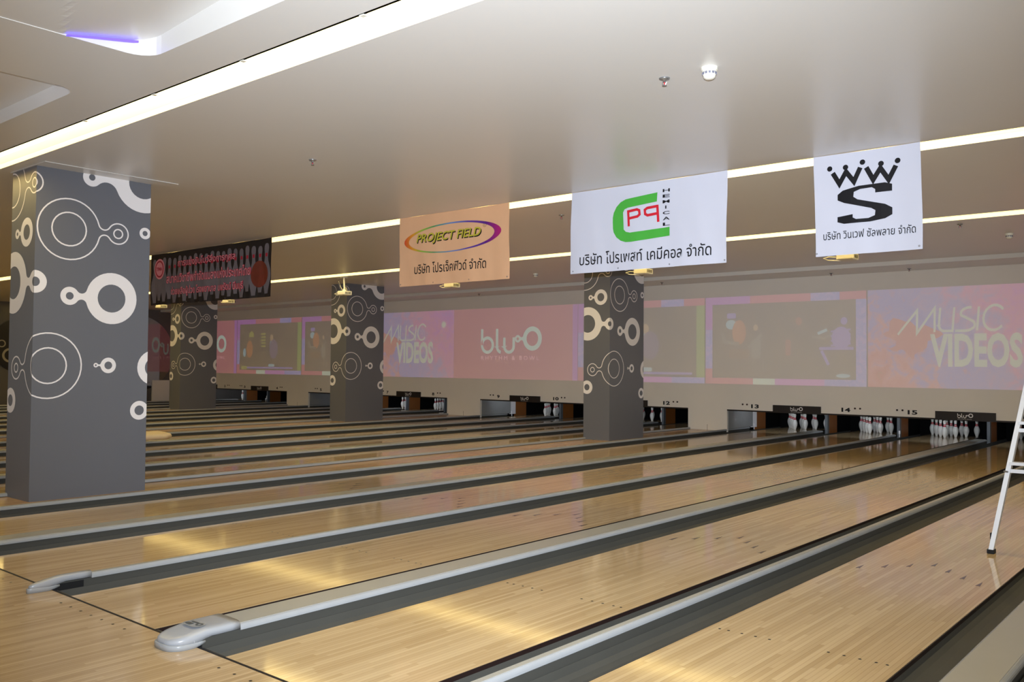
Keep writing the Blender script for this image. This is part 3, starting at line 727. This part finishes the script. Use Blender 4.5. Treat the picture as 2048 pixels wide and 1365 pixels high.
def psh(stem, bowl):
    mx = [(u*2.07, v) for u, v in stem]; bx = [(u*2.07, v) for u, v in bowl]
    a_ = merge2d([fill2d([stroke(mx, .031)]), fill2d([stroke(bx, .031)])]); return [(u/2.07, v) for u, v in a_[0]], a_[1]
pr('letter_p', psh([(.402, .49), (.397, .30)], [(.397, .315), (.455, .303), (.470, .318), (.472, .365), (.458, .385), (.40, .398)]), RED)
pr('letter_q', psh([(.590, .475), (.585, .278)], [(.585, .293), (.522, .302), (.506, .32), (.508, .368), (.523, .386), (.588, .376)]), RED)
for i, ch in enumerate('HEMICAL'):
    pr('stacked_letter', T(ch, .618 if ch != 'I' else .634, .662 if ch != 'I' else .642, .125+.064*i, .036, offset=0.02), INK)
pr('thai_lettering', T('บริษัท โปรเพสท์ เคมีคอล จำกัด', .065, .91, .83, .15, offset=0.006), INK)
# -- peach banner
t, pr, wd, hh = make_banner(-5.21, -3.185, 2.58, 'peach banner with rainbow oval and yellow lettering', PEACH, 2.2)
RB = bpy.data.materials.new('rainbow_ink'); RB.use_nodes = True; N = RB.node_tree.nodes; L = RB.node_tree.links
tc = N.new('ShaderNodeTexCoord'); sp = N.new('ShaderNodeSeparateXYZ'); L.new(tc.outputs['Object'], sp.inputs[0])
rp = N.new('ShaderNodeValToRGB'); st = [(0.04, (214, 60, 40)), (0.13, (222, 150, 40)), (0.22, (150, 190, 60)), (0.33, (80, 150, 90)), (0.5, (110, 140, 200)), (0.65, (90, 60, 160)), (0.8, (90, 30, 130)), (0.95, (190, 30, 110))]
while len(rp.color_ramp.elements) < len(st): rp.color_ramp.elements.new(0.5)
for e, (p, c) in zip(rp.color_ramp.elements, st): e.position = p; e.color = lin(*c)
L.new(math_node(N, L, 'DIVIDE', sp.outputs['X'], wd), rp.inputs[0]); L.new(rp.outputs[0], N['Principled BSDF'].inputs['Base Color'])
tilt = lambda lp: [(u, v-0.02*(u-.5)) for u, v in lp]
pr('rainbow_oval', fill2d([tilt(circ(.49, .36, .443, 56, .205)), tilt(circ(.483, .362, .392, 56, .188))]), RB)
OLV = mat('ink_olive', (196, 184, 60), 0.4, 0.4, vary=0.04)
sh_ = T('PROJECT FIELD', .165, .76, .345, .155, offset=0.02, shear=0.25)
pr('lettering_shadow', ([(a+.006, b+.014) for a, b in sh_[0]], sh_[1]), INK); pr('lettering', sh_, OLV, 2)
pr('registered_mark', merge2d([fill2d([circ(.79, .255, .014, 16, .026), circ(.79, .255, .011, 16, .021)]), T('R', .785, .795, .255, .024)]), mat('ink_tan', (150, 120, 80), 0.5, 0.3, vary=0))
pr('thai_lettering', T('บริษัท โปรเจ็คฟิวด์ จำกัด', .145, .805, .755, .155, offset=0.006), INK)
# -- long dark banner
t, pr, wd, hh = make_banner(-12.2, -8.28, 2.58, 'long dark bowling banner printed with pins and pink Thai lettering', DARKV, 3.3)
PG = mat('print_pin_grey', (118, 111, 116), 0.4, 0.4, vary=0.2, scale=3); PRD = mat('print_red', (176, 30, 52), 0.4, 0.4, vary=0.1); PPK = mat('print_pink', (236, 150, 160), 0.4, 0.4, vary=0.05)
pp = [(r, z) for r, z in PROF]
def pin2d(u, vtop, hv):
    k = hv/0.381; kx = k*hh/wd*0.9
    return [(u+r*kx, vtop+hv-z*k) for r, z in pp]+[(u-r*kx, vtop+hv-z*k) for r, z in reversed(pp[1:-1])]
for i in range(21):
    u = .035+.0465*i; hv = .80 if i % 2 else .86
    pr('printed_pin', fill2d([pin2d(u, .10+.02*math.sin(i*2.1), hv)]), PG)
    if i not in (0, 1, 2): pr('printed_stripe', fill2d([rrect(u-.0075, u+.0075, .25, .31, .002)]), PRD, 1)
pr('emblem', fill2d([circ(.083, .3, .05, 24, .2)]), PPK, 2); pr('emblem_ring', fill2d([circ(.083, .3, .042, 24, .165), circ(.083, .3, .034, 24, .135)]), PRD, 3)
pr('emblem_letters', T('TPMA', .055, .111, .30, .07, offset=0.03), PRD, 4)
BALL = mat('print_ball', (120, 44, 26), 0.3, 0.5, vary=0.5, scale=5)
pr('printed_ball', fill2d([circ(.915, .60, .062, 30, .23)]), BALL, 2)
for body, u0, u1, vc, hv in (('การแข่งขันโบว์ลิ่งการกุศล', .25, .735, .235, .19), ('สมาคมวิชาชีพกำจัดแมลงแห่งประเทศไทย', .15, .855, .50, .20), ('ช่วยเหลือผู้ป่วย โรงพยาบาล นพรัตน์ มีนบุรี', .19, .80, .77, .20)):
    pr('lettering_outline', T(body, u0, u1, vc, hv, offset=0.045), PRD, 5)
    pr('lettering', T(body, u0+.004, u1-.004, vc, hv*.96, offset=0.004), PPK, 7)

# ------------------------------------------------------------------ projectors on the ceiling
PJX = [(-12.53, 'hanging on its pole before the column'), (-9.0, 'below the peach banner'), (-4.3, 'below the wide white banner'), (-0.72, 'below the square crown banner'), (-17.46, 'right of the black banner centre'), (-21.05, 'under the left end of the black banner')]
pj = None
for x, where in PJX:
    lab = f'small ivory ceiling projector {where}'
    if pj is None:
        pj = thing('projector', lab, 'projector', (x, 10.9, 3.17), 'ceiling projectors')
        bm_ = MB().box(-0.13, 0.13, -0.11, 0.13, -0.05, 0.05); bd = bm_.build('body', IVORY, pj)
        mo = bd.modifiers.new('bevel', 'BEVEL'); mo.width = 0.018; mo.segments = 3
        MB().tube([(0.06, 0.13, 0.0), (0.06, 0.165, 0.0)], 0.03, 14).build('lens', BLACK, pj)
        for k in range(4): MB().box(0.131, 0.134, -0.07+0.04*k, -0.05+0.04*k, -0.025, 0.025).build('vent', mat('vent_dark', (90, 86, 76), 0.5, 0.3, vary=0), pj)
        MB().tube([(0, 0, 0.05), (0, 0, 0.10), (0, 0, 0.11), (0, -0.02, 0.42)], [0.045, 0.03, 0.02, 0.02], 10).build('pole', IVORY, pj)
        MB().box(-0.06, 0.06, -0.08, 0.04, 0.36, 0.375).build('ceiling_plate', IVORY, pj)
        MB().tube([(-0.12, 0.0, 0.0), (-0.28, 0.02, 0.02), (-0.36, 0.0, 0.0), (-0.30, 0.03, -0.03), (-0.1, 0.02, -0.05)], 0.008, 6).build('cable', IVORY, pj)
        MB().tube([(-0.05, 0.0, 0.05), (-0.14, 0.0, 0.16), (-0.22, 0.0, 0.30), (-0.10, 0, 0.37)], 0.006, 6).build('cable', STEEL, pj)
        MB().tube([(0.04, 0.0, 0.05), (0.10, 0.0, 0.09), (0.06, 0.0, 0.13), (0.01, 0.0, 0.10)], 0.005, 6).build('cable', IVORY, pj)
    else: dup(pj, (x, 10.9, 3.17), lab)

# ------------------------------------------------------------------ sprinklers and smoke detectors
def sprinkler(x, y, z, label, src=[None]):
    if src[0] is None:
        t = thing('sprinkler', label, 'sprinkler', (x, y, z), 'ceiling sprinklers'); src[0] = t
        MB().lathe([(0.0, 0), (0.040, -0.001), (0.036, -0.010), (0.014, -0.016), (0.010, -0.03), (0.0, -0.03)], 18).build('escutcheon', STEEL, t, True)
        for s_ in (-1, 1): MB().tube([(s_*0.008, 0, -0.02), (s_*0.017, 0, -0.035), (s_*0.006, 0, -0.052)], 0.0035, 6).build('frame_arm', STEEL, t)
        MB().tube([(0, 0, -0.025), (0, 0, -0.048)], 0.004, 6).build('bulb', PINR, t)
        MB().lathe([(0, -0.052), (0.017, -0.052), (0.017, -0.056), (0, -0.056)], 12).build('deflector', STEEL, t)
    else: dup(src[0], (x, y, z), label)
sprinkler(0.795, 2.96, H, 'steel sprinkler next to the white smoke detector in front of the banners')
sprinkler(-3.265, 2.96, H, 'steel sprinkler alone on the ceiling between the column and the peach banner')
sprinkler(-3.244, 7.1, H, 'steel sprinkler right behind the peach banner edge')
sprinkler(0.786, 11.13, H, 'steel sprinkler behind the third light slot')
for x, y in ((-2.79, 15.82), (-1.26, 15.86), (0.95, 15.4), (-6.7, 15.6), (-12.5, 15.6)):
    sprinkler(x, y, 3.47, 'small sprinkler on the soffit above the masking wall')
def detector(x, y, z, label, src=[None]):
    if src[0] is None:
        t = thing('smoke_detector', label, 'smoke detector', (x, y, z), 'smoke detectors'); src[0] = t
        MB().lathe([(0, 0), (0.058, 0), (0.056, -0.022), (0, -0.022)], 24).build('base', IVORY, t)
        MB().lathe([(0, -0.022), (0.050, -0.022), (0.052, -0.034), (0, -0.034)], 24).build('collar', IVORY, t)
        for k in range(12):
            a = k*math.pi/6; MB().bar((0.047*math.cos(a), 0.047*math.sin(a), -0.036), (0.047*math.cos(a), 0.047*math.sin(a), -0.050), 0.014, 0.006, (math.cos(a), math.sin(a), 0)).build('vent', mat('vent_grey', (120, 120, 136), 0.5, 0.3, vary=0), t)
        MB().lathe([(0, -0.034), (0.045, -0.034), (0.046, -0.05), (0.044, -0.056), (0.038, -0.072), (0.022, -0.082), (0, -0.083)], 24).build('dome', IVORY, t, True)
    else: dup(src[0], (x, y, z), label)
detector(1.149, 2.96, H, 'white smoke detector next to the sprinkler in front of the banners')
detector(1.138, 12.52, H, 'white smoke detector behind the third light slot right of the crown banner')
detector(-8.33, 12.89, H, 'white smoke detector on the ceiling right of the peach banner')

# ------------------------------------------------------------------ ladder on lane 17
lad = thing('stepladder', 'white aluminium stepladder standing on the lane', 'ladder', (2.337, 5.51, 0.002))
WD = 1.10
def rail(p, q, name): return MB().bar(p, q, 0.035, 0.062, (0, 1, 0)).build(name, ALU, lad)
fl0, fr0 = Vector((0, 0, 0.02)), Vector((WD, 0.02, 0.02)); tl, tr = Vector((0.30, 0.50, 2.0)), Vector((WD-0.30, 0.50, 2.0))
r1 = rail(fl0, tl, 'rail'); r2 = rail(fr0, tr, 'rail')
bl0, br0 = Vector((0.04, 1.25, 0.02)), Vector((WD-0.01, 1.25, 0.02)); rail(bl0, tl+Vector((0, 0.1, 0)), 'rear_leg'); rail(br0, tr+Vector((0, 0.1, 0)), 'rear_leg')
for k in range(6):
    z = 0.72+0.33*k; s = (z-0.02)/1.98
    if z < 1.95:
        a, b = fl0.lerp(tl, s), fr0.lerp(tr, s)
        MB().box(a.x, b.x, a.y-0.045, a.y+0.045, z-0.012, z+0.012).build('step', ALU, lad)
        MB().bar(a+Vector((0, -0.03, -0.06)), b+Vector((0, -0.03, -0.06)), 0.006, 0.03).build('step_brace', ALU, lad)
MB().box(tl.x-0.04, tr.x+0.04, 0.44, 0.72, 2.0, 2.04).build('top_cap', ALU, lad)
for p in (fl0, fr0, bl0, br0): MB().box(p.x-0.026, p.x+0.026, p.y-0.036, p.y+0.036, 0, 0.032).build('rubber_foot', BLACK, lad)
a = fl0.lerp(tl, 0.33); MB().tube([(a.x-0.03, a.y-0.03, a.z-0.02), (a.x+0.0, a.y-0.045, a.z-0.02)], 0.008).build('bolt', STEEL, lad)
a = fl0.lerp(tl, 0.06); MB().box(a.x-0.03, a.x-0.016, a.y-0.02, a.y+0.02, a.z-0.03, a.z+0.02).build('clip', BLACK, lad)

# ------------------------------------------------------------------ bundle lying behind the column
bm = bmesh.new(); bmesh.ops.create_uvsphere(bm, u_segments=26, v_segments=14, radius=1.0)
for v in bm.verts:
    x, y, z = v.co; sx = math.copysign(abs(x)**0.55, x); sy = math.copysign(abs(y)**0.6, y)
    v.co = Vector((sx*0.30+0.02*math.sin(9*y+4*z), sy*0.62*(1-0.25*max(0, y))+0.03*math.sin(7*x), 0.075+max(-0.074, z*0.085+0.012*math.sin(8*x+5*y)*max(0, z))))
me = bpy.data.meshes.new('bundle'); bm.to_mesh(me); bm.free()
for p in me.polygons: p.use_smooth = True
bun = link('cloth_bundle', me, mat('bundle_cream', (226, 208, 178), 0.5, 0.4, vary=0.06, scale=4, bump=0.3)); bun.location = (LX[9]+0.50, 5.9, 0.001)
tag(bun, 'cream wrapped bundle lying on a lane beside the broad column', 'bundle')

# ------------------------------------------------------------------ things on the left wall
MIR = mat('mirror_tint', (150, 142, 140), 0.02, 0.5, metal=0.9, vary=0.0)
o = MB().loft([[(WALL_L+d, 14.2+1.45*math.cos(2*math.pi*i/48), 1.85+1.45*math.sin(2*math.pi*i/48)) for i in range(48)] for d in (0.0, 0.02)]).build('round_mirror', MIR)
tag(o, 'large round tinted mirror on the side wall beside the masking wall', 'mirror')
t = thing('wall_disc', 'dark round wall disc with pale rings on the side wall', 'wall decoration', (WALL_L, 10.0, 2.05))
MB().loft([[(d, 0.95*math.cos(2*math.pi*i/48), 0.95*math.sin(2*math.pi*i/48)) for i in range(48)] for d in (0.0, 0.02)]).build('disc', mat('disc_dark', (40, 36, 32), 0.3, 0.4, vary=0.1), t)
for cy, cz, r in ((-0.62, 0.05, 0.13), (-0.35, -0.35, 0.25), (0.2, 0.3, 0.4)):
    flat('ring', fill2d([circ(cy, cz, r), circ(cy, cz, r*0.7)]), lambda a, b: (0.023, a, b), mat('ring_grey', (150, 142, 126), 0.5, 0.3, vary=0), t)
struct(MB().box(WALL_L, WALL_L+0.06, 14.8, MASK_Y, 0, 0.8).build('x', MASKM)).name = 'trim_5'
